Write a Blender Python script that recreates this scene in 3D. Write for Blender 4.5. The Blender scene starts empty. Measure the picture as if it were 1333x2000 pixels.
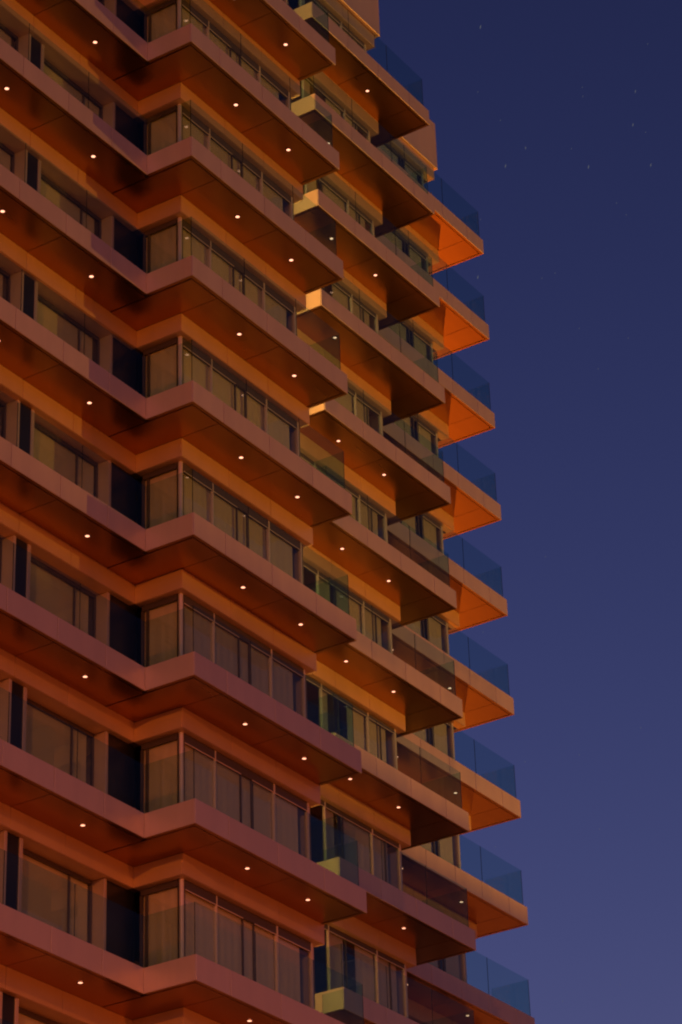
import bpy, bmesh, math, random
from mathutils import Vector, Matrix

random.seed(11)
SC = bpy.context.scene
COL = SC.collection

# ------------------------------------------------------------------ camera
ZB = 20.54                       # height of the lowest balcony deck in view (storey 0) above the street
cam_d = bpy.data.cameras.new('camera')
cam_d.sensor_fit = 'HORIZONTAL'
cam_d.sensor_width = 36.0
cam_d.lens = 149.11
cam_d.clip_start = 0.5
cam_d.clip_end = 6000.0
cam = bpy.data.objects.new('camera', cam_d)
COL.objects.link(cam)
CR, CU, CF = Vector((0.55406, -0.83193, -0.03015)), Vector((-0.39257, -0.29304, 0.87179)), Vector((0.7341, 0.47119, 0.48895))
m = Matrix((CR, CU, -CF)).transposed().to_4x4()
m.translation = Vector((-41.0415, -29.9483, 1.60))
cam.matrix_world = m
SC.camera = cam

# ------------------------------------------------------------------ sky
SUN_AZ = Vector((-0.84, -0.54, 0))       # the last afterglow lies behind the camera
world = bpy.data.worlds.new('World')
SC.world = world
world.use_nodes = True
nt = world.node_tree
sky = nt.nodes.new('ShaderNodeTexSky')
sky.sky_type = 'NISHITA'
sky.sun_disc = False
sky.sun_elevation = math.radians(2.0)
sky.sun_rotation = math.atan2(SUN_AZ.x, SUN_AZ.y)
sky.air_density = 1.0
sky.dust_density = 0.6
sky.ozone_density = 3.0
tint = nt.nodes.new('ShaderNodeMix')
tint.data_type = 'RGBA'
tint.blend_type = 'MULTIPLY'
tint.inputs[0].default_value = 1.0
tint.inputs[7].default_value = (4.6, 1.06, 0.97, 1)
cap = nt.nodes.new('ShaderNodeVectorMath')              # the afterglow at the horizon has all but gone
cap.operation = 'MINIMUM'
cap.inputs[1].default_value = (0.60, 1.10, 1.80)
gam = nt.nodes.new('ShaderNodeGamma')
gam.inputs[1].default_value = 1.85
nt.links.new(sky.outputs[0], cap.inputs[0])
nt.links.new(cap.outputs[0], gam.inputs[0])
nt.links.new(gam.outputs[0], tint.inputs[6])
bg = nt.nodes['Background']
nt.links.new(tint.outputs[2], bg.inputs[0])
bg.inputs[1].default_value = 0.092

# ------------------------------------------------------------------ faint afterglow
sun_d = bpy.data.lights.new('sun', 'SUN')
sun_d.energy = 0.03
sun_d.angle = math.radians(6)
sun_d.color = (1.0, 0.55, 0.45)
sun = bpy.data.objects.new('sun', sun_d)
COL.objects.link(sun)
sd = Vector((SUN_AZ.x, SUN_AZ.y, math.tan(math.radians(4)))).normalized()
sun.rotation_euler = (-sd).to_track_quat('-Z', 'Y').to_euler()
sun.location = (-20, -20, 60)

SC.view_settings.view_transform = 'Standard'
SC.view_settings.look = 'None'
SC.view_settings.gamma = 1.0
SC.view_settings.exposure = 0.0
SC.cycles.max_bounces = 8
SC.cycles.diffuse_bounces = 3
SC.cycles.glossy_bounces = 5
SC.cycles.transparent_max_bounces = 24
SC.cycles.sample_clamp_indirect = 3.0
SC.cycles.caustics_reflective = True
SC.cycles.use_denoising = True
SC.cycles.filter_width = 2.1             # the long lens is a touch soft

# ------------------------------------------------------------------ materials
MATS = {}
def principled(name, base, rough=0.5, metal=0.0, var=0.0, noise=None, nscale=(1, 1, 1), rough_noise=0.0, spec=0.5, bump=0.0):
    mt = bpy.data.materials.new(name)
    mt.use_nodes = True
    t = mt.node_tree
    b = t.nodes['Principled BSDF']
    b.inputs['Roughness'].default_value = rough
    b.inputs['Metallic'].default_value = metal
    b.inputs['Specular IOR Level'].default_value = spec
    b.inputs['Base Color'].default_value = (*base, 1)
    if var or noise:
        geo = t.nodes.new('ShaderNodeNewGeometry')
        mp = t.nodes.new('ShaderNodeMapping')
        mp.inputs['Scale'].default_value = nscale
        t.links.new(geo.outputs['Position'], mp.inputs['Vector'])
        nz = t.nodes.new('ShaderNodeTexNoise')
        nz.inputs['Scale'].default_value = 1.0
        nz.inputs['Detail'].default_value = 6
        nz.inputs['Roughness'].default_value = 0.6
        t.links.new(mp.outputs[0], nz.inputs['Vector'])
        oi = t.nodes.new('ShaderNodeObjectInfo')
        a = t.nodes.new('ShaderNodeMath'); a.operation = 'MULTIPLY_ADD'
        a.inputs[1].default_value = var; a.inputs[2].default_value = 1.0 - var / 2
        t.links.new(oi.outputs['Random'], a.inputs[0])
        n = noise or 0.0
        c = t.nodes.new('ShaderNodeMath'); c.operation = 'MULTIPLY_ADD'
        c.inputs[1].default_value = 2 * n; c.inputs[2].default_value = 1.0 - n
        t.links.new(nz.outputs['Fac'], c.inputs[0])
        d = t.nodes.new('ShaderNodeMath'); d.operation = 'MULTIPLY'
        t.links.new(a.outputs[0], d.inputs[0]); t.links.new(c.outputs[0], d.inputs[1])
        mx = t.nodes.new('ShaderNodeVectorMath'); mx.operation = 'SCALE'
        mx.inputs[0].default_value = base
        t.links.new(d.outputs[0], mx.inputs['Scale'])
        t.links.new(mx.outputs[0], b.inputs['Base Color'])
        if rough_noise:
            e = t.nodes.new('ShaderNodeMath'); e.operation = 'MULTIPLY_ADD'
            e.inputs[1].default_value = rough_noise; e.inputs[2].default_value = rough - rough_noise / 2
            t.links.new(nz.outputs['Fac'], e.inputs[0])
            t.links.new(e.outputs[0], b.inputs['Roughness'])
        if bump:
            bp = t.nodes.new('ShaderNodeBump')
            bp.inputs['Strength'].default_value = bump
            bp.inputs['Distance'].default_value = 0.01
            t.links.new(nz.outputs['Fac'], bp.inputs['Height'])
            t.links.new(bp.outputs[0], b.inputs['Normal'])
    MATS[name] = mt
    return mt

def glass(name, tint_col, ior, rough=0.0, gloss=(1, 1, 1)):
    mt = bpy.data.materials.new(name)
    mt.use_nodes = True
    t = mt.node_tree
    t.nodes.remove(t.nodes['Principled BSDF'])
    tr = t.nodes.new('ShaderNodeBsdfTransparent'); tr.inputs[0].default_value = (*tint_col, 1)
    gl = t.nodes.new('ShaderNodeBsdfGlossy'); gl.inputs['Roughness'].default_value = rough
    gl.inputs[0].default_value = (*gloss, 1)
    fr = t.nodes.new('ShaderNodeFresnel'); fr.inputs[0].default_value = ior
    mx = t.nodes.new('ShaderNodeMixShader')
    geo = t.nodes.new('ShaderNodeNewGeometry')          # only the face turned to the ray reflects, the far face just lets it out
    inv = t.nodes.new('ShaderNodeMath'); inv.operation = 'SUBTRACT'; inv.inputs[0].default_value = 1.0
    t.links.new(geo.outputs['Backfacing'], inv.inputs[1])
    ml = t.nodes.new('ShaderNodeMath'); ml.operation = 'MULTIPLY'
    t.links.new(fr.outputs[0], ml.inputs[0]); t.links.new(inv.outputs[0], ml.inputs[1])
    t.links.new(ml.outputs[0], mx.inputs[0]); t.links.new(tr.outputs[0], mx.inputs[1]); t.links.new(gl.outputs[0], mx.inputs[2])
    t.links.new(mx.outputs[0], t.nodes['Material Output'].inputs[0])
    MATS[name] = mt
    return mt

def emitter(name, col, strength):
    mt = bpy.data.materials.new(name)
    mt.use_nodes = True
    t = mt.node_tree
    b = t.nodes['Principled BSDF']
    b.inputs['Base Color'].default_value = (0.02, 0.02, 0.02, 1)
    b.inputs['Emission Color'].default_value = (*col, 1)
    b.inputs['Emission Strength'].default_value = strength
    MATS[name] = mt
    return mt

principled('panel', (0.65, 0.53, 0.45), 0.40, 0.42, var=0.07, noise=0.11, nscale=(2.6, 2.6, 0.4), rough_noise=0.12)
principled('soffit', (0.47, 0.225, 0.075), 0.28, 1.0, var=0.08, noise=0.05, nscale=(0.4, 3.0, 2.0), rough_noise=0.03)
principled('lintel_panel', (0.66, 0.46, 0.30), 0.42, 0.25, var=0.06, noise=0.09, nscale=(2.6, 2.6, 0.5), rough_noise=0.1)  # warmer copy of panel: the glow under the soffits is put into its colour
principled('core', (0.07, 0.06, 0.055), 0.8)
principled('render_wall', (0.60, 0.52, 0.44), 0.6, 0.0, var=0.04, noise=0.08, nscale=(0.8, 0.8, 0.8))
principled('frame_light', (0.70, 0.62, 0.56), 0.4, 0.15, var=0.04)
principled('frame_dark', (0.10, 0.08, 0.075), 0.4, 0.2)
principled('black_panel', (0.012, 0.012, 0.016), 0.35, 0.0)
principled('curtain', (0.84, 0.76, 0.58), 0.9, var=0.18, noise=0.05, nscale=(4, 4, 0.4))
principled('blind', (0.80, 0.72, 0.54), 0.85, var=0.2, noise=0.05, nscale=(1, 1, 1))
principled('room', (0.30, 0.26, 0.21), 0.9)
principled('ceiling', (0.34, 0.29, 0.23), 0.9)
principled('paving', (0.20, 0.185, 0.17), 0.85, noise=0.35, nscale=(0.05, 0.05, 0.05))
principled('lamp_metal', (0.10, 0.10, 0.10), 0.45, 0.7)
principled('ring', (0.30, 0.24, 0.20), 0.35, 0.8)
glass('balustrade_glass', (0.79, 0.91, 0.895), 1.40)
principled('glass_edge', (0.015, 0.022, 0.022), 0.25)
glass('window_glass', (0.92, 0.92, 0.88), 1.90)
emitter('downlight_lens', (1.0, 0.40, 0.24), 2.8)
emitter('sodium_lens', (1.0, 0.45, 0.10), 40.0)
emitter('starlight', (0.75, 0.82, 1.0), 0.11)
emitter('lantern_lens', (1.0, 0.6, 0.2), 3.0)

# ------------------------------------------------------------------ builders
CACHE = {}
def obj(name, me, parent=None, loc=(0, 0, 0)):
    o = bpy.data.objects.new(name, me)
    COL.objects.link(o)
    o.location = loc
    if parent is not None:
        o.parent = parent
    return o

def mesh_from(verts, faces, mats, idx=None, name='part'):
    me = bpy.data.meshes.new(name)
    me.from_pydata(verts, [], faces)
    for k in mats:
        me.materials.append(MATS[k])
    if idx:
        for p, i in zip(me.polygons, idx):
            p.material_index = i
    me.update()
    return me

def box_mesh(sx, sy, sz, mat, bev=0.0, edge=None):
    key = (round(sx, 4), round(sy, 4), round(sz, 4), mat, bev, edge)
    if key in CACHE:
        return CACHE[key]
    bm = bmesh.new()
    bmesh.ops.create_cube(bm, size=1.0)
    bmesh.ops.scale(bm, vec=(sx, sy, sz), verts=bm.verts)
    if bev:
        bmesh.ops.bevel(bm, geom=list(bm.edges), offset=bev, segments=1, affect='EDGES')
    me = bpy.data.meshes.new(mat)
    me.materials.append(MATS[mat])
    if edge:                                   # a sheet of glass: its narrow faces look darker
        me.materials.append(MATS[edge])
        thin = 0 if sx < sy else 1
        for f in bm.faces:
            if abs(f.normal[1 - thin]) > 0.5:
                f.material_index = 1
    bm.to_mesh(me)
    bm.free()
    CACHE[key] = me
    return me

def bx(name, x0, x1, y0, y1, z0, z1, mat, parent, bev=0.0, edge=None):
    me = box_mesh(x1 - x0, y1 - y0, z1 - z0, mat, bev, edge)
    return obj(name, me, parent, ((x0 + x1) / 2, (y0 + y1) / 2, (z0 + z1) / 2))

def multi_box(name, boxes, mat, parent):
    """one mesh made of several boxes of ONE part (a frame of head, sill and mullions)"""
    bm = bmesh.new()
    for (x0, x1, y0, y1, z0, z1) in boxes:
        r = bmesh.ops.create_cube(bm, size=1.0)
        bmesh.ops.scale(bm, vec=(x1 - x0, y1 - y0, z1 - z0), verts=r['verts'])
        bmesh.ops.translate(bm, vec=((x0 + x1) / 2, (y0 + y1) / 2, (z0 + z1) / 2), verts=r['verts'])
    me = bpy.data.meshes.new(name)
    me.materials.append(MATS[mat])
    bm.to_mesh(me)
    bm.free()
    return obj(name, me, parent)

def prism_mesh(poly, h, mat):
    n = len(poly)
    v = [(x, y, 0) for x, y in poly] + [(x, y, h) for x, y in poly]
    f = [tuple(range(n))[::-1], tuple(range(n, 2 * n))] + [(i, (i + 1) % n, n + (i + 1) % n, n + i) for i in range(n)]
    return mesh_from(v, f, [mat])

H, T, LH = 3.2, 0.508, 0.445
ROOF = 11
FLOORS = range(-1, ROOF)
XL = -9.0                                    # where the modelled part of the left wing stops
G = 0.024                                    # half joint
PT = 0.022                                   # panel thickness

tower = bpy.data.objects.new('apartment_tower', None)
COL.objects.link(tower)
tower['label'] = 'stepped high-rise apartment tower with metal-clad balconies and glass balustrades'
tower['category'] = 'apartment building'

# ------------------------------------------------------------------ ground
gm = mesh_from([(-2500, -2500, 0), (2500, -2500, 0), (2500, 2500, 0), (-2500, 2500, 0)], [(0, 1, 2, 3)], ['paving'])
ground = obj('ground', gm)
ground['kind'] = 'structure'

# ------------------------------------------------------------------ balcony slabs
POLY = {
    'a': [(XL, 1.262), (0.025, 1.262), (0.025, 0.025), (6.075, 0.025), (6.075, 9), (XL, 9)],
    'b': [(6.08, 4.86), (10.765, 4.86), (10.765, 3.695), (16.865, 3.695), (16.865, 12), (6.08, 12)],
    'c': [(16.87, 5.855), (23.525, 5.855), (23.525, 14), (16.87, 14)],
}
SLAB = {k: prism_mesh(p, T - 0.05, 'core') for k, p in POLY.items()}
# fascia panels: (axis, fixed coordinate, from, to, outward sign)
FASCIA = {
    'a': [('x', 1.237, -9.0, -7.3, -1), ('x', 1.237, -7.3, -5.8, -1), ('x', 1.237, -5.8, -4.35, -1), ('x', 1.237, -4.35, -2.81, -1),
          ('x', 1.237, -2.81, -1.28, -1), ('x', 1.237, -1.28, 0.0, -1),
          ('y', 0.0, 0.0, 1.237, -1),
          ('x', 0.0, 0.0, 1.12, -1), ('x', 0.0, 1.12, 2.83, -1), ('x', 0.0, 2.83, 4.5, -1), ('x', 0.0, 4.5, 6.1, -1),
          ('y', 6.1, 0.0, 1.10, 1), ('y', 6.1, 1.10, 2.9, 1), ('y', 6.1, 2.9, 4.7, 1)],
    'b': [('y', 10.74, 3.67, 4.80, -1),
          ('x', 3.67, 10.74, 12.54, -1), ('x', 3.67, 12.54, 14.12, -1), ('x', 3.67, 14.12, 15.78, -1), ('x', 3.67, 15.78, 16.89, -1),
          ('y', 16.89, 3.67, 5.83, 1)],
    'c': [('x', 5.83, 16.89, 18.26, -1), ('x', 5.83, 18.26, 19.73, -1), ('x', 5.83, 19.73, 21.1, -1), ('x', 5.83, 21.1, 22.54, -1), ('x', 5.83, 22.54, 23.55, -1),
          ('y', 23.55, 5.83, 7.9, 1), ('y', 23.55, 7.9, 9.9, 1), ('y', 23.55, 9.9, 12.0, 1)],
}
E = 0.115                                    # width of the edge strip round each soffit
SOFFIT = {   # x0, x1, y0, y1
    'a': [(-9.0, -7.3, 1.237 + E, 2.33), (-7.3, -5.8, 1.237 + E, 2.33), (-5.8, -2.78, 1.237 + E, 2.33), (-2.78, 0.10, 1.237 + E, 2.33), (0.10 + G, 1.064, E, 2.33),
          (1.064, 3.48, E, 1.09), (3.48, 6.1 - E, E, 1.09)],
    'b': [(10.74 + E, 13.72, 3.67 + E, 4.82), (13.72, 15.87, 3.67 + E, 4.82), (15.87, 16.89 - E, 3.67 + E, 6.6)],
    'c': [(16.80, 19.70, 5.83 + E, 6.91), (19.70, 22.55, 5.83 + E, 6.91), (22.55, 23.55 - E, 5.83 + E, 9.6)],
}
STRIP = {    # the flush edge strips of the soffit
    'a': [(-9.0, 0.0, 1.240, 1.237 + E - G), (0.003, E - G, 0.003, 1.237), (E - G, 6.1 - E, 0.003, E - G), (6.1 - E + G, 6.097, 0.003, 1.09)],
    'b': [(10.743, 10.74 + E - G, 3.673, 4.80), (10.74 + E - G, 16.89 - E, 3.673, 3.67 + E - G), (16.89 - E + G, 16.887, 3.673, 5.83)],
    'c': [(16.89, 23.55 - E, 5.833, 5.83 + E - G), (23.55 - E + G, 23.547, 5.833, 9.6)],
}
LIGHTS = {'a': [(-7.23, 1.79), (-4.23, 1.79), (-1.24, 1.79), (2.515, 0.546), (4.685, 0.546)],
          'b': [(12.26, 4.265), (14.45, 4.265)], 'c': [(17.89, 6.385), (20.91, 6.385)]}
GLASS = {
    'a': [('x', 1.30, -9.0, -6.17), ('x', 1.30, -6.17, -4.12), ('x', 1.30, -4.12, -2.05), ('x', 1.30, -2.05, 0.06),
          ('y', 0.07, 0.07, 1.29),
          ('x', 0.07, 0.07, 2.08), ('x', 0.07, 2.08, 4.12), ('x', 0.07, 4.12, 5.93), ('y', 5.93, 0.07, 1.08)],
    'b': [('y', 10.82, 3.74, 4.80), ('x', 3.74, 10.82, 12.74), ('x', 3.74, 12.74, 14.75), ('x', 3.74, 14.75, 16.70), ('y', 16.70, 3.74, 5.88)],
    'c': [('x', 5.90, 16.72, 19.1), ('x', 5.90, 19.1, 21.27), ('x', 5.90, 21.27, 23.46), ('y', 23.46, 5.90, 7.06)],
}

def disc_mesh():
    n = 20
    r0, r1 = 0.046, 0.064
    v, f, idx = [], [], []
    for r, z in ((r0, 0.004), (r0, -0.004), (r1, -0.006), (r1, 0.004)):
        v += [(r * math.cos(2 * math.pi * i / n), r * math.sin(2 * math.pi * i / n), z) for i in range(n)]
    f.append(tuple(range(n))[::-1]); idx.append(0)
    for k in range(3):
        for i in range(n):
            j = (i + 1) % n
            f.append((k * n + i, k * n + j, (k + 1) * n + j, (k + 1) * n + i)); idx.append(1)
    return mesh_from(v, f, ['downlight_lens', 'ring'], idx)
DISC = disc_mesh()

for k in FLOORS:
    z = ZB + k * H
    for s in 'abc':
        slab = obj('balcony', SLAB[s], tower, (0, 0, z - T + 0.045))
        def sub(name, x0, x1, y0, y1, z0, z1, mat, bev=0.0, edge=None):
            return bx(name, x0, x1, y0, y1, z0 - slab.location.z, z1 - slab.location.z, mat, slab, bev, edge)
        for (ax, c, a, b, sg) in FASCIA[s]:
            a2, b2 = a + G / 3, b - G / 3
            c0, c1 = (c, c + PT) if sg < 0 else (c - PT, c)
            if ax == 'x':
                sub('fascia_panel', a2, b2, c0, c1, z - T, z + 0.012, 'panel', 0.004)
            else:
                if c == 0.0:                 # the step between left wing and projecting bay butts against both fronts
                    a2, b2 = a + PT + 0.003, b + PT
                elif sg < 0:
                    a2, b2 = a + PT + 0.003, b
                elif a in (0.0, 3.67, 5.83):
                    a2 = a + PT + 0.003
                sub('fascia_panel', c0, c1, a2, b2, z - T + (0.030 if sg > 0 else 0), z + 0.012, 'panel', 0.004)
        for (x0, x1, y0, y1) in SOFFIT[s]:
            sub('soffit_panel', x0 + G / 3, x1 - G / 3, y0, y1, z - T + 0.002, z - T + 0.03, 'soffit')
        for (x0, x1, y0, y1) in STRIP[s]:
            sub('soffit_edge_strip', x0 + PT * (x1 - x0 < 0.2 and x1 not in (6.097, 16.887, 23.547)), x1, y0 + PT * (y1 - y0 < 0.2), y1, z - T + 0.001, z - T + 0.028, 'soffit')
        for (x, y) in LIGHTS[s]:
            if s == 'b' and (k, x) in ((9, 14.45), (7, 14.45)):
                continue
            if s == 'c' and k > 5:
                continue
            obj('downlight', DISC, slab, (x, y, z - T - 0.008 - slab.location.z))
        for (ax, c, a, b) in GLASS[s]:
            if ax == 'x':
                sub('glass_panel', a + 0.003, b - 0.003, c, c + 0.014, z + 0.013, z + 1.10, 'balustrade_glass', 0, 'glass_edge')
            else:
                sub('glass_panel', c, c + 0.014, a + 0.017, b, z + 0.013, z + 1.10, 'balustrade_glass', 0, 'glass_edge')

# ------------------------------------------------------------------ lintel bands under each slab
LINTEL = [('x', 2.324, -9.0, -5.85), ('x', 2.324, -5.85, -4.3), ('x', 2.324, -4.3, -2.77), ('x', 2.324, -2.77, -1.1), ('x', 2.324, -1.1, 1.064),
          ('y', 1.064, 1.087, 2.324),
          ('x', 1.087, 1.064, 2.81), ('x', 1.087, 2.81, 4.41), ('x', 1.087, 4.41, 6.1)]
LINTEL_B = [('x', 4.815, 6.1, 7.9), ('x', 4.815, 7.9, 9.5), ('x', 4.815, 9.5, 11.05), ('x', 4.815, 11.05, 12.58), ('x', 4.815, 12.58, 14.155), ('x', 4.815, 14.155, 15.87)]
LINTEL_C = [('x', 6.90, 15.87, 17.6), ('x', 6.90, 17.6, 19.3), ('x', 6.90, 19.3, 20.95), ('x', 6.90, 20.95, 22.56)]
LCORE = {
    'a': [(XL, 2.35), (1.088, 2.35), (1.088, 1.112), (6.07, 1.112), (6.07, 1.33), (1.30, 1.33), (1.30, 2.80), (XL, 2.80)],
    'b': [(6.1, 4.84), (15.845, 4.84), (15.845, 6.9), (15.6, 6.9), (15.6, 5.06), (6.1, 5.06)],
    'c': [(15.9, 6.925), (22.535, 6.925), (22.535, 9.5), (22.3, 9.5), (22.3, 7.15), (15.9, 7.15)],
}
LC = {k: prism_mesh(p, LH - 0.004, 'core') for k, p in LCORE.items()}
for k in range(-1, ROOF + 1):
    z1 = ZB + k * H - T
    z0 = z1 - LH
    for s, L in (('a', LINTEL), ('b', LINTEL_B), ('c', LINTEL_C)):
        core = obj('lintel', LC[s], tower, (0, 0, z0 + 0.003))
        def sub(x0, x1, y0, y1, za, zb, bev=0.003):
            return bx('lintel_panel', x0, x1, y0, y1, za - core.location.z, zb - core.location.z, 'lintel_panel', core, bev)
        for (ax, c, a, b) in L:
            if ax == 'x':
                if (a, c) == (-1.1, 2.324):
                    b += PT
                sub(a + G / 4, b - G / 4, c, c + PT, z0, z1 - 0.001)
            else:
                sub(c, c + PT, a + PT + 0.003, b - 0.003, z0, z1 - 0.001)
        # undersides and end caps
        if s == 'a':
            sub(6.07, 6.098, 1.087 + PT + 0.003, 1.33, z0, z1 - 0.001)
            sub(1.064 + PT, 6.07, 1.087 + PT, 1.335, z0 - 0.006, z0 + 0.002, 0)
            sub(XL + 0.01, 1.062, 2.324 + PT, 2.805, z0 - 0.006, z0 + 0.002, 0)
            sub(1.064 + PT, 1.305, 1.337, 2.322, z0 - 0.006, z0 + 0.002, 0)
        elif s == 'b':
            sub(6.11, 15.84, 4.815 + PT, 5.065, z0 - 0.006, z0 + 0.002, 0)
            sub(15.87 - PT, 15.868, 4.815 + PT + 0.003, 6.88, z0, z1 - 0.001)
        else:
            sub(15.91, 22.53, 6.90 + PT, 7.155, z0 - 0.006, z0 + 0.002, 0)
            sub(22.56 - PT, 22.558, 6.90 + PT + 0.003, 9.5, z0, z1 - 0.001)

# ------------------------------------------------------------------ windows
def curtain_mesh(w, h, ax, folds, amp, seed):
    rr = random.Random(seed)
    n = max(8, int(folds * 8))
    pts = []
    ph = rr.random() * 6
    for i in range(n + 1):
        u = i / n
        pts.append((u * w, amp * (math.sin(2 * math.pi * folds * u + ph) + 0.5 * math.sin(2 * math.pi * folds * 0.37 * u + 2 * ph))))
    v, f = [], []
    for t in (0.0, 0.012):
        for (a, b) in pts:
            for zz in (0, h):
                v.append((a, b + t, zz) if ax == 'x' else (b + t, a, zz))
    m_ = (n + 1) * 2
    for i in range(n):
        a = 2 * i
        f.append((a, a + 2, a + 3, a + 1))
        f.append((m_ + a, m_ + a + 1, m_ + a + 3, m_ + a + 2))
        f.append((a + 1, a + 3, m_ + a + 3, m_ + a + 1))
        f.append((a, m_ + a, m_ + a + 2, a + 2))
    me = mesh_from(v, f, ['curtain'])
    for p in me.polygons:
        p.use_smooth = True
    return me

CURT = {}
def curtain(parent, ax, a, b, c, z0, z1, seed):
    w = b - a
    key = (round(w, 2), ax, seed % 4)
    if key not in CURT:
        CURT[key] = curtain_mesh(w, 1.0, ax, w * 4.2, 0.004, seed % 4)
    o = obj('curtain', CURT[key], parent, (a, c, z0) if ax == 'x' else (c, a, z0))
    o.scale = (1, 1, z1 - z0)
    return o

def window(ax, c, stops, z0, z1, widths, mats, head=0.13, curtains=(), depth=0.045, blind=None, seed=0):
    """stops: mullion centres along the axis; the frame is one part, every pane and curtain a sub-part"""
    bl, bd = [], []
    a0, a1 = stops[0], stops[-1]
    def add(lst, u0, u1, v0, v1, za, zb):
        lst.append((u0, u1, v0, v1, za, zb) if ax == 'x' else (v0, v1, u0, u1, za, zb))
    add(bd, a0, a1, c - 0.02, c + depth - 0.005, z1 - head, z1 - 0.004)
    add(bd, a0, a1, c - 0.015, c + depth - 0.005, z0, z0 + 0.05)
    for u, w, mt in zip(stops, widths, mats):
        if mt == 'l':
            add(bl, u - w / 2, u + w / 2, c - 0.03, c + depth, z0 + 0.004, z1 - 0.012)
        else:
            add(bd, u - w / 2, u + w / 2, c - 0.012, c + depth - 0.01, z0 + 0.052, z1 - head - 0.002)
    fr = multi_box('window_frame', bd, 'frame_dark', tower)
    if bl:
        # thin light bar just under the dark head, as the photo shows above the sliding leaves
        for i in range(len(stops) - 1):
            if mats[i] == 'l' or mats[i + 1] == 'l':
                add(bl, stops[i] + widths[i] / 2 + 0.002, stops[i + 1] - widths[i + 1] / 2 - 0.002, c - 0.024, c - 0.006, z1 - head - 0.016, z1 - head)
        multi_box('mullion', bl, 'frame_light', fr)
    for i in range(len(stops) - 1):
        p0, p1 = stops[i] + widths[i] / 2 + 0.001, stops[i + 1] - widths[i + 1] / 2 - 0.001
        if ax == 'x':
            bx('pane', p0, p1, c + 0.016, c + 0.028, z0 + 0.051, z1 - head - 0.001, 'window_glass', fr)
        else:
            bx('pane', c + 0.016, c + 0.028, p0, p1, z0 + 0.051, z1 - head - 0.001, 'window_glass', fr)
    for i, (q0, q1) in enumerate(curtains):
        curtain(fr, ax, q0, q1, c + 0.055, z0 + 0.01, z1 - 0.02, seed + i)
    if blind:
        q0, q1, drop, off = blind
        if ax == 'x':
            bx('roller_blind', q0, q1, c + off, c + off + 0.006, z1 - drop, z1 - 0.01, 'blind', fr)
    return fr

WF = {}
for k in range(-1, ROOF):
    z0 = ZB + k * H + 0.002
    z1 = ZB + (k + 1) * H - T - LH - 0.007
    rr = random.Random(100 + k)
    # projecting bay, front: corner post, leaves, end post
    full = (0, 1)
    window('x', 1.25, [1.33, 2.40, 3.33, 3.72, 4.53, 5.80], z0, z1, [0.02, 0.03, 0.014, 0.012, 0.05, 0.05], 'dlddll', 0.20,
           [(1.32, 4.50), (4.58, 5.42 + 0.14 * rr.random())], seed=k * 7)
    # projecting bay, side
    window('y', 1.25, [1.34, 2.13, 2.26], z0, z1, [0.02, 0.05, 0.05], 'ddd', 0.13, [(1.38, 2.24)], seed=k * 5 + 2)
    # round corner post
    post = CACHE.get('post')
    if not post:
        n = 16
        v = [(0.05 * math.cos(2 * math.pi * i / n), 0.05 * math.sin(2 * math.pi * i / n), zz) for zz in (0, z1 - z0) for i in range(n)]
        f = [(i, (i + 1) % n, n + (i + 1) % n, n + i) for i in range(n)]
        post = mesh_from(v, f, ['frame_light'])
        for p in post.polygons:
            p.use_smooth = True
        CACHE['post'] = post
    obj('corner_post', post, tower, (1.275, 1.275, z0))
    # left wing: dark panels, fins and recessed windows
    for (a, b) in ((0.352, 1.24), (-2.70, -2.345), (-5.78, -5.42), (-8.85, -8.49)):
        bx('dark_panel', a, b, 2.455, 2.50, z0, z1 - 0.004, 'black_panel', tower)
    for (a, b) in ((0.27, 0.35), (-2.80, -2.72), (-5.87, -5.80)):
        bx('fin', a, b, 2.43, 2.80, z0, z1 - 0.006, 'panel', tower, 0.004)
    for (a, b) in ((-2.343, -2.25), (-5.418, -5.33), (-8.488, -8.40)):
        bx('fin', a, b, 2.43, 2.80, z0, z1 - 0.006, 'panel', tower, 0.004)
    for q, (a, b) in enumerate(((-2.248, 0.268), (-5.328, -2.802), (-8.398, -5.872))):
        window('x', 2.74, [a + 0.01, b - 0.71, b - 0.02], z0, z1, [0.03, 0.018, 0.05], 'ddd', 0.09,
               [], seed=k * 3 + q, blind=(a + 0.02, b - (0.17 if (k + q) % 3 else 0.06), z1 - z0 - 0.05 - (0.25 * rr.random() if q == 0 and k % 4 == 1 else 0), 0.06))
    # second bay
    window('x', 4.98, [6.2, 7.7, 9.2, 10.7, 12.16, 12.93, 14.28, 14.89, 15.55], z0, z1, [0.05, 0.03, 0.05, 0.03, 0.035, 0.02, 0.045, 0.016, 0.05], 'dddddlldl'.replace('dddddl', 'ddddld'), 0.13,
           [(7.7, 9.1), (12.2, 12.2 + 0.7 * rr.random()), (13.1 + 0.3 * (k % 2), 14.22), (14.33, 15.02 + 0.25 * rr.random())], seed=k * 11 + 1)
    # third bay
    window('x', 7.07, [15.9, 17.4, 19.0, 20.78, 20.98, 22.06], z0, z1, [0.04, 0.05, 0.05, 0.05, 0.04, 0.08], 'dddddl', 0.13,
           [(15.95, 17.3), (19.1 + 0.9 * rr.random(), 20.75), (21.0, 21.85)], seed=k * 13 + 3)

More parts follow.
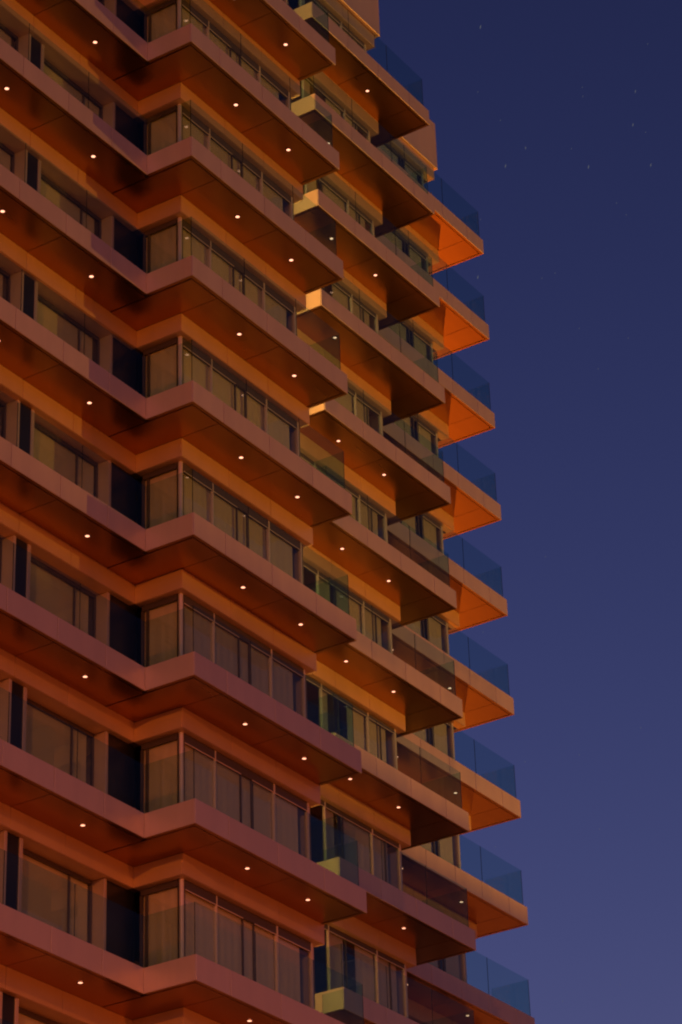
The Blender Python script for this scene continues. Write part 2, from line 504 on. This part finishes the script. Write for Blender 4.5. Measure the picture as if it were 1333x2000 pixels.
# ------------------------------------------------------------------ walls that close the tower
ZT = ZB + ROOF * H
bx('end_wall', 5.845, 6.045, 1.34, 5.0, ZB - H, ZT - T - 0.01, 'render_wall', tower)
bx('end_wall', 15.60, 15.80, 5.07, 7.10, ZB - H, ZT - T - 0.01, 'render_wall', tower)
bx('end_wall', 22.11, 22.31, 7.16, 13.9, ZB - H, ZT - T - 0.01, 'render_wall', tower)
bx('room_wall', XL, 5.84, 5.6, 5.8, ZB - H, ZT - T - 0.01, 'room', tower)
bx('room_wall', 6.09, 15.9, 9.2, 9.4, ZB - H, ZT - T - 0.01, 'room', tower)
bx('room_wall', 15.91, 22.10, 11.2, 11.4, ZB - H, ZT - T - 0.01, 'room', tower)
for x in (1.9, -2.76, -5.84):
    bx('room_wall', x - 0.06, x + 0.06, 2.95, 5.59, ZB - H, ZT - T - 0.01, 'room', tower)
bx('room_wall', 10.6, 10.75, 5.3, 9.19, ZB - H, ZT - T - 0.01, 'room', tower)
bx('rear_wall', XL, 22.2, 13.95, 14.2, 0.0, ZT, 'render_wall', tower)
bx('side_wall', XL - 0.25, XL - 0.01, 1.4, 14.2, 0.0, ZT, 'render_wall', tower)
bx('podium', XL - 0.3, 22.4, 1.6, 14.3, 0.0, ZB - H - T - LH - 0.03, 'render_wall', tower)

# roof: slab edges set just outside the lintels, tall parapets
PAR = [('x', 2.20, -9.0, -5.8), ('x', 2.20, -5.8, -2.77), ('x', 2.20, -2.77, 0.94), ('y', 0.94, 0.97, 2.20), ('x', 0.97, 0.94, 3.5), ('x', 0.97, 3.5, 6.22), ('y', 6.22, 0.97, 4.69),
       ('x', 4.69, 6.22, 9.2), ('x', 4.69, 9.2, 12.58), ('x', 4.69, 12.58, 16.0), ('y', 16.0, 4.69, 6.84),
       ('x', 6.84, 16.0, 19.3), ('x', 6.84, 19.3, 22.70), ('y', 22.70, 6.84, 10.5), ('y', 22.70, 10.5, 14.2)]
zr0, zr1 = ZB + 34.69, ZB + 36.5
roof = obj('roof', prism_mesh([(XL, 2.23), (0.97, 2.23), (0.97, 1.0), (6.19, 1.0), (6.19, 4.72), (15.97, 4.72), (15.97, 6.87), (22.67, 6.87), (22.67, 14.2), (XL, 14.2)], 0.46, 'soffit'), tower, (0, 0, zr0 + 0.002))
for (ax, c, a, b) in PAR:
    dz = roof.location.z
    if ax == 'x':
        bx('parapet_panel', a + 0.004, b - 0.004, c, c + 0.1, zr0 - dz, zr1 - dz, 'panel', roof, 0.006)
    elif c == 0.94:
        bx('parapet_panel', c, c + 0.1, a + 0.104, b + 0.1, zr0 - dz, zr1 - dz, 'panel', roof, 0.006)
    else:
        bx('parapet_panel', c - 0.1, c, a + 0.104, b, zr0 - dz, zr1 - dz, 'panel', roof, 0.006)

# ------------------------------------------------------------------ sodium street lamps of the streets round the tower
def lathe(prof, n=12):
    v = [(r * math.cos(2 * math.pi * i / n), r * math.sin(2 * math.pi * i / n), zz) for r, zz in prof for i in range(n)]
    f = [(k * n + i, k * n + (i + 1) % n, (k + 1) * n + (i + 1) % n, (k + 1) * n + i) for k in range(len(prof) - 1) for i in range(n)]
    return v, f
LAMP_Z = 11.0
v, f = lathe([(0.16, 0), (0.16, 0.9), (0.10, 1.0), (0.06, LAMP_Z - 0.2), (0.055, LAMP_Z + 0.25), (0.0, LAMP_Z + 0.3)])
POLE = mesh_from(v, f, ['lamp_metal'])
def arm_mesh():
    vs, fs = [], []
    n = 8
    path = [(0, LAMP_Z + 0.1), (0.5, LAMP_Z + 0.45), (1.1, LAMP_Z + 0.62), (1.7, LAMP_Z + 0.66)]
    for (px, pz) in path:
        vs += [(px, 0.035 * math.cos(2 * math.pi * i / n), pz + 0.035 * math.sin(2 * math.pi * i / n)) for i in range(n)]
    for k in range(len(path) - 1):
        fs += [(k * n + i, k * n + (i + 1) % n, (k + 1) * n + (i + 1) % n, (k + 1) * n + i) for i in range(n)]
    return mesh_from(vs, fs, ['lamp_metal'])
ARM = arm_mesh()
def head_mesh():
    top = [(1.6, -0.1, LAMP_Z + 0.76), (2.3, -0.14, LAMP_Z + 0.78), (2.3, 0.14, LAMP_Z + 0.78), (1.6, 0.1, LAMP_Z + 0.76)]
    bot = [(1.55, -0.13, LAMP_Z + 0.60), (2.38, -0.18, LAMP_Z + 0.60), (2.38, 0.18, LAMP_Z + 0.60), (1.55, 0.13, LAMP_Z + 0.60)]
    return mesh_from(bot + top, [(0, 1, 2, 3), (7, 6, 5, 4), (0, 4, 5, 1), (1, 5, 6, 2), (2, 6, 7, 3), (3, 7, 4, 0)], ['lamp_metal'])
HEAD = head_mesh()
LENS = box_mesh(0.5, 0.22, 0.03, 'sodium_lens')
def street_lamp(x, y, rz, power, col, label):
    e = bpy.data.objects.new('street_lamp', None)
    COL.objects.link(e)
    e.location = (x, y, 0.0)
    e.rotation_euler = (0, 0, rz)
    e['label'] = label
    e['category'] = 'street lamp'
    e['group'] = 'sodium street lamps round the tower'
    obj('pole', POLE, e)
    obj('arm', ARM, e)
    hd = obj('lamp_head', HEAD, e)
    obj('lens', LENS, hd, (2.0, 0, LAMP_Z + 0.584))
    ld = bpy.data.lights.new('sodium_light', 'POINT')
    ld.energy = power
    ld.color = col
    ld.shadow_soft_size = 0.20
    lo = bpy.data.objects.new('sodium_light', ld)
    COL.objects.link(lo)
    lo.parent = e
    lo.location = (2.0, 0, LAMP_Z + 0.30)

MAST_Z = 31.0
v, f = lathe([(0.42, 0), (0.42, 1.6), (0.34, 1.7), (0.14, MAST_Z + 0.9), (0.10, MAST_Z + 1.6), (0.0, MAST_Z + 1.65)], 16)
MAST = mesh_from(v, f, ['lamp_metal'])
def ring_mesh():
    vs, fs = [], []
    n, k = 24, 6
    for i in range(n):
        a = 2 * math.pi * i / n
        for j in range(k):
            b = 2 * math.pi * j / k
            r = 1.0 + 0.05 * math.cos(b)
            vs.append((r * math.cos(a), r * math.sin(a), MAST_Z + 0.75 + 0.05 * math.sin(b)))
    for i in range(n):
        for j in range(k):
            fs.append((i * k + j, ((i + 1) % n) * k + j, ((i + 1) % n) * k + (j + 1) % k, i * k + (j + 1) % k))
    for q in range(4):                          # spokes
        a = q * math.pi / 2
        c, sn = math.cos(a), math.sin(a)
        o = len(vs)
        for rr in (0.1, 0.98):
            for (w, zz) in ((-0.03, -0.03), (0.03, -0.03), (0.03, 0.03), (-0.03, 0.03)):
                vs.append((rr * c - w * sn, rr * sn + w * c, MAST_Z + 0.75 + zz))
        fs += [(o + t, o + (t + 1) % 4, o + 4 + (t + 1) % 4, o + 4 + t) for t in range(4)]
    return mesh_from(vs, fs, ['lamp_metal'])
RING = ring_mesh()
FLOOD = mesh_from([(-.22, -.3, .05), (.22, -.3, .05), (.22, .3, .05), (-.22, .3, .05), (-.12, -.2, .3), (.12, -.2, .3), (.12, .2, .3), (-.12, .2, .3)],
                  [(3, 2, 1, 0), (4, 5, 6, 7), (0, 1, 5, 4), (1, 2, 6, 5), (2, 3, 7, 6), (3, 0, 4, 7)], ['lamp_metal'])
def high_mast(x, y, power, col, label):
    e = bpy.data.objects.new('high_mast_lamp', None)
    COL.objects.link(e)
    e.location = (x, y, 0.0)
    aim = math.atan2(2 - y, 8 - x)               # its brightest lantern looks towards the tower
    e.rotation_euler = (0, 0, aim)
    e['label'] = label
    e['category'] = 'mast lamp'
    e['group'] = 'high mast lamps round the tower'
    obj('mast', MAST, e)
    obj('ring', RING, e)
    for q in range(6):
        a = 2 * math.pi * q / 6
        h = obj('lantern', FLOOD, e, (1.25 * math.cos(a), 1.25 * math.sin(a), MAST_Z + 0.45))
        h.rotation_euler = (0, 0, a)
        obj('lens', LENS_M, h, (0, 0, 0.03))
    ld = bpy.data.lights.new('mast_light', 'POINT')
    ld.energy = power
    ld.color = col
    ld.shadow_soft_size = 0.35
    lo = bpy.data.objects.new('mast_light', ld)
    COL.objects.link(lo)
    lo.parent = e
    lo.location = (1.3, 0, MAST_Z)
LENS_M = box_mesh(0.40, 0.55, 0.03, 'sodium_lens')

SOD = (1.0, 0.22, 0.010)
RED = (1.0, 0.17, 0.012)
YEL = (1.0, 0.39, 0.034)
high_mast(76, 44, 45000, SOD, 'tall mast lamp behind the tower, the nearer of two')
high_mast(116, 72, 45000, SOD, 'tall mast lamp behind the tower, the farther of two')
high_mast(-62, -32, 40000, SOD, 'tall mast lamp in front of the tower beyond its left end')
street_lamp(-16, -25, 1.57, 4400, RED, 'street lamp in front of the left wing of the tower')
street_lamp(6, -26, 1.57, 4000, RED, 'street lamp in front of the projecting bay of the tower')
street_lamp(46, 4, 3.1, 5000, RED, 'street lamp in front of the right end of the tower')

# ------------------------------------------------------------------ the block across the street whose roof light strikes the tower
block = bpy.data.objects.new('flat_roofed_block', None)
COL.objects.link(block)
block.location = (64, -40, 0)
block.rotation_euler = (0, 0, math.atan2(0.53, -0.85))
block['label'] = 'mid-rise flat-roofed block with a roof floodlight across the street from the tower'
block['category'] = 'building'
bx('wall', -12, 8, -15, 15, 0, 31.0, 'render_wall', block)
for (x0, x1, y0, y1) in ((7.7, 8, -15, 15), (-12, -11.7, -15, 15), (-11.7, 7.7, -15, -14.7), (-11.7, 7.7, 14.7, 15)):
    bx('parapet', x0 + 0.004, x1 + 0.004, y0, y1, 31.0, 31.73, 'render_wall', block)
for fl in range(9):
    for c in range(8):
        w = bx('window', 7.96, 8.03, -13.4 + c * 3.6, -11.4 + c * 3.6, 1.2 + fl * 3.3, 2.9 + fl * 3.3, 'frame_dark', block)
        bx('pane', 0.036, 0.046, -0.92, 0.92, -0.77, 0.77, 'window_glass', w)
fl_ = bx('roof_floodlight', -0.3, 0.0, -0.35, 0.35, 31.75, 32.25, 'lamp_metal', block, 0.02)
bx('lens', 0.151, 0.165, -0.30, 0.30, -0.2, 0.2, 'sodium_lens', fl_)
bx('stand', -0.05, 0.05, -0.05, 0.05, -1.0, -0.251, 'lamp_metal', fl_)
ld = bpy.data.lights.new('floodlight_light', 'POINT')
ld.energy = 70000
ld.color = YEL
ld.shadow_soft_size = 0.10
lo = bpy.data.objects.new('floodlight_light', ld)
COL.objects.link(lo)
lo.parent = fl_
lo.location = (0.45, 0, 0)

# wall lanterns in the recess between the two nearest bays; they face away from the street
for k in range(-1, ROOF):
    z = ZB + k * H + 1.75
    wl = bx('wall_lantern', 6.048, 6.13, 3.55, 3.85, z - 0.10, z + 0.10, 'lamp_metal', tower, 0.01)
    bx('lens', 0.042, 0.056, -0.11, 0.11, -0.07, 0.07, 'lantern_lens', wl)
    ld = bpy.data.lights.new('lantern_light', 'POINT')
    ld.energy = {5: 380, 6: 480, 7: 420, 4: 300, 8: 160}.get(k, 170)
    ld.color = (1.0, 0.47, 0.10)
    ld.shadow_soft_size = 0.08
    lo = bpy.data.objects.new('lantern_light', ld)
    COL.objects.link(lo)
    lo.parent = wl
    lo.location = (0.20, 0, 0)

# ------------------------------------------------------------------ stars
SV = [(0.6832, 0.3739, 0.6272), (0.7153, 0.326, 0.6181), (0.6941, 0.3827, 0.6097), (0.7118, 0.3509, 0.6084), (0.7135, 0.3518, 0.6059), (0.7216, 0.3354, 0.6057), (0.7269, 0.3401, 0.5966), (0.7123, 0.3752, 0.5932), (0.7118, 0.3834, 0.5886), (0.7265, 0.3585, 0.5862), (0.7367, 0.3394, 0.5848), (0.7373, 0.3542, 0.5752), (0.7409, 0.3526, 0.5716), (0.725, 0.4047, 0.5574), (0.7366, 0.3855, 0.5557), (0.7381, 0.3809, 0.5568), (0.751, 0.3798, 0.54), (0.7609, 0.366, 0.5358), (0.7605, 0.3786, 0.5276), (0.7782, 0.4145, 0.4717), (0.8159, 0.4019, 0.4156), (0.8001, 0.4403, 0.4075), (0.8087, 0.4232, 0.4085), (0.8203, 0.4235, 0.3843), (0.8388, 0.43, 0.3338), (0.8307, 0.4486, 0.3297), (0.8041, 0.4566, 0.3807), (0.777, 0.4409, 0.4494), (0.7161, 0.3972, 0.574), (0.7031, 0.3794, 0.6014), (0.7205, 0.3615, 0.5918), (0.7303, 0.3371, 0.5941)]
BIG = {0: 1.25, 8: 1.15, 9: 1.2, 10: 1.1, 13: 1.15, 6: 1.0, 5: .8, 7: .8}
rs = random.Random(5)
st = [(Vector(d), BIG.get(i, 0.22)*0.7) for i, d in enumerate(SV)]
while len(st) < 900:                      # the rest of the night sky
    d = Vector((rs.gauss(0, 1), rs.gauss(0, 1), abs(rs.gauss(0, 1)))).normalized()
    if d.z < 0.1 or d.dot(CF) > 0.955:
        continue
    st.append((d, 0.35 + 0.7 * rs.random() ** 3))
vs, fs = [], []
RS = 2200.0
for d, s in st:
    c = Vector((-41, -30, 1.6)) + d * RS
    side = d.cross(Vector((0, 0, 1))).normalized()
    up = (side.cross(d) + side * 0.25).normalized()
    a, b = 0.55 * s ** 0.5, 1.9 * s ** 0.5
    i = len(vs)
    vs += [c + up * b, c + side * a, c - up * b, c - side * a, c + d * a, c - d * a]
    fs += [(i + p, i + (p + 1) % 4, i + q) if q == 4 else (i + (p + 1) % 4, i + p, i + q) for q in (4, 5) for p in range(4)]
stars = obj('stars', mesh_from(vs, fs, ['starlight']))
stars['kind'] = 'stuff'
stars['label'] = 'faint stars scattered over the dark blue night sky'
stars['category'] = 'stars'
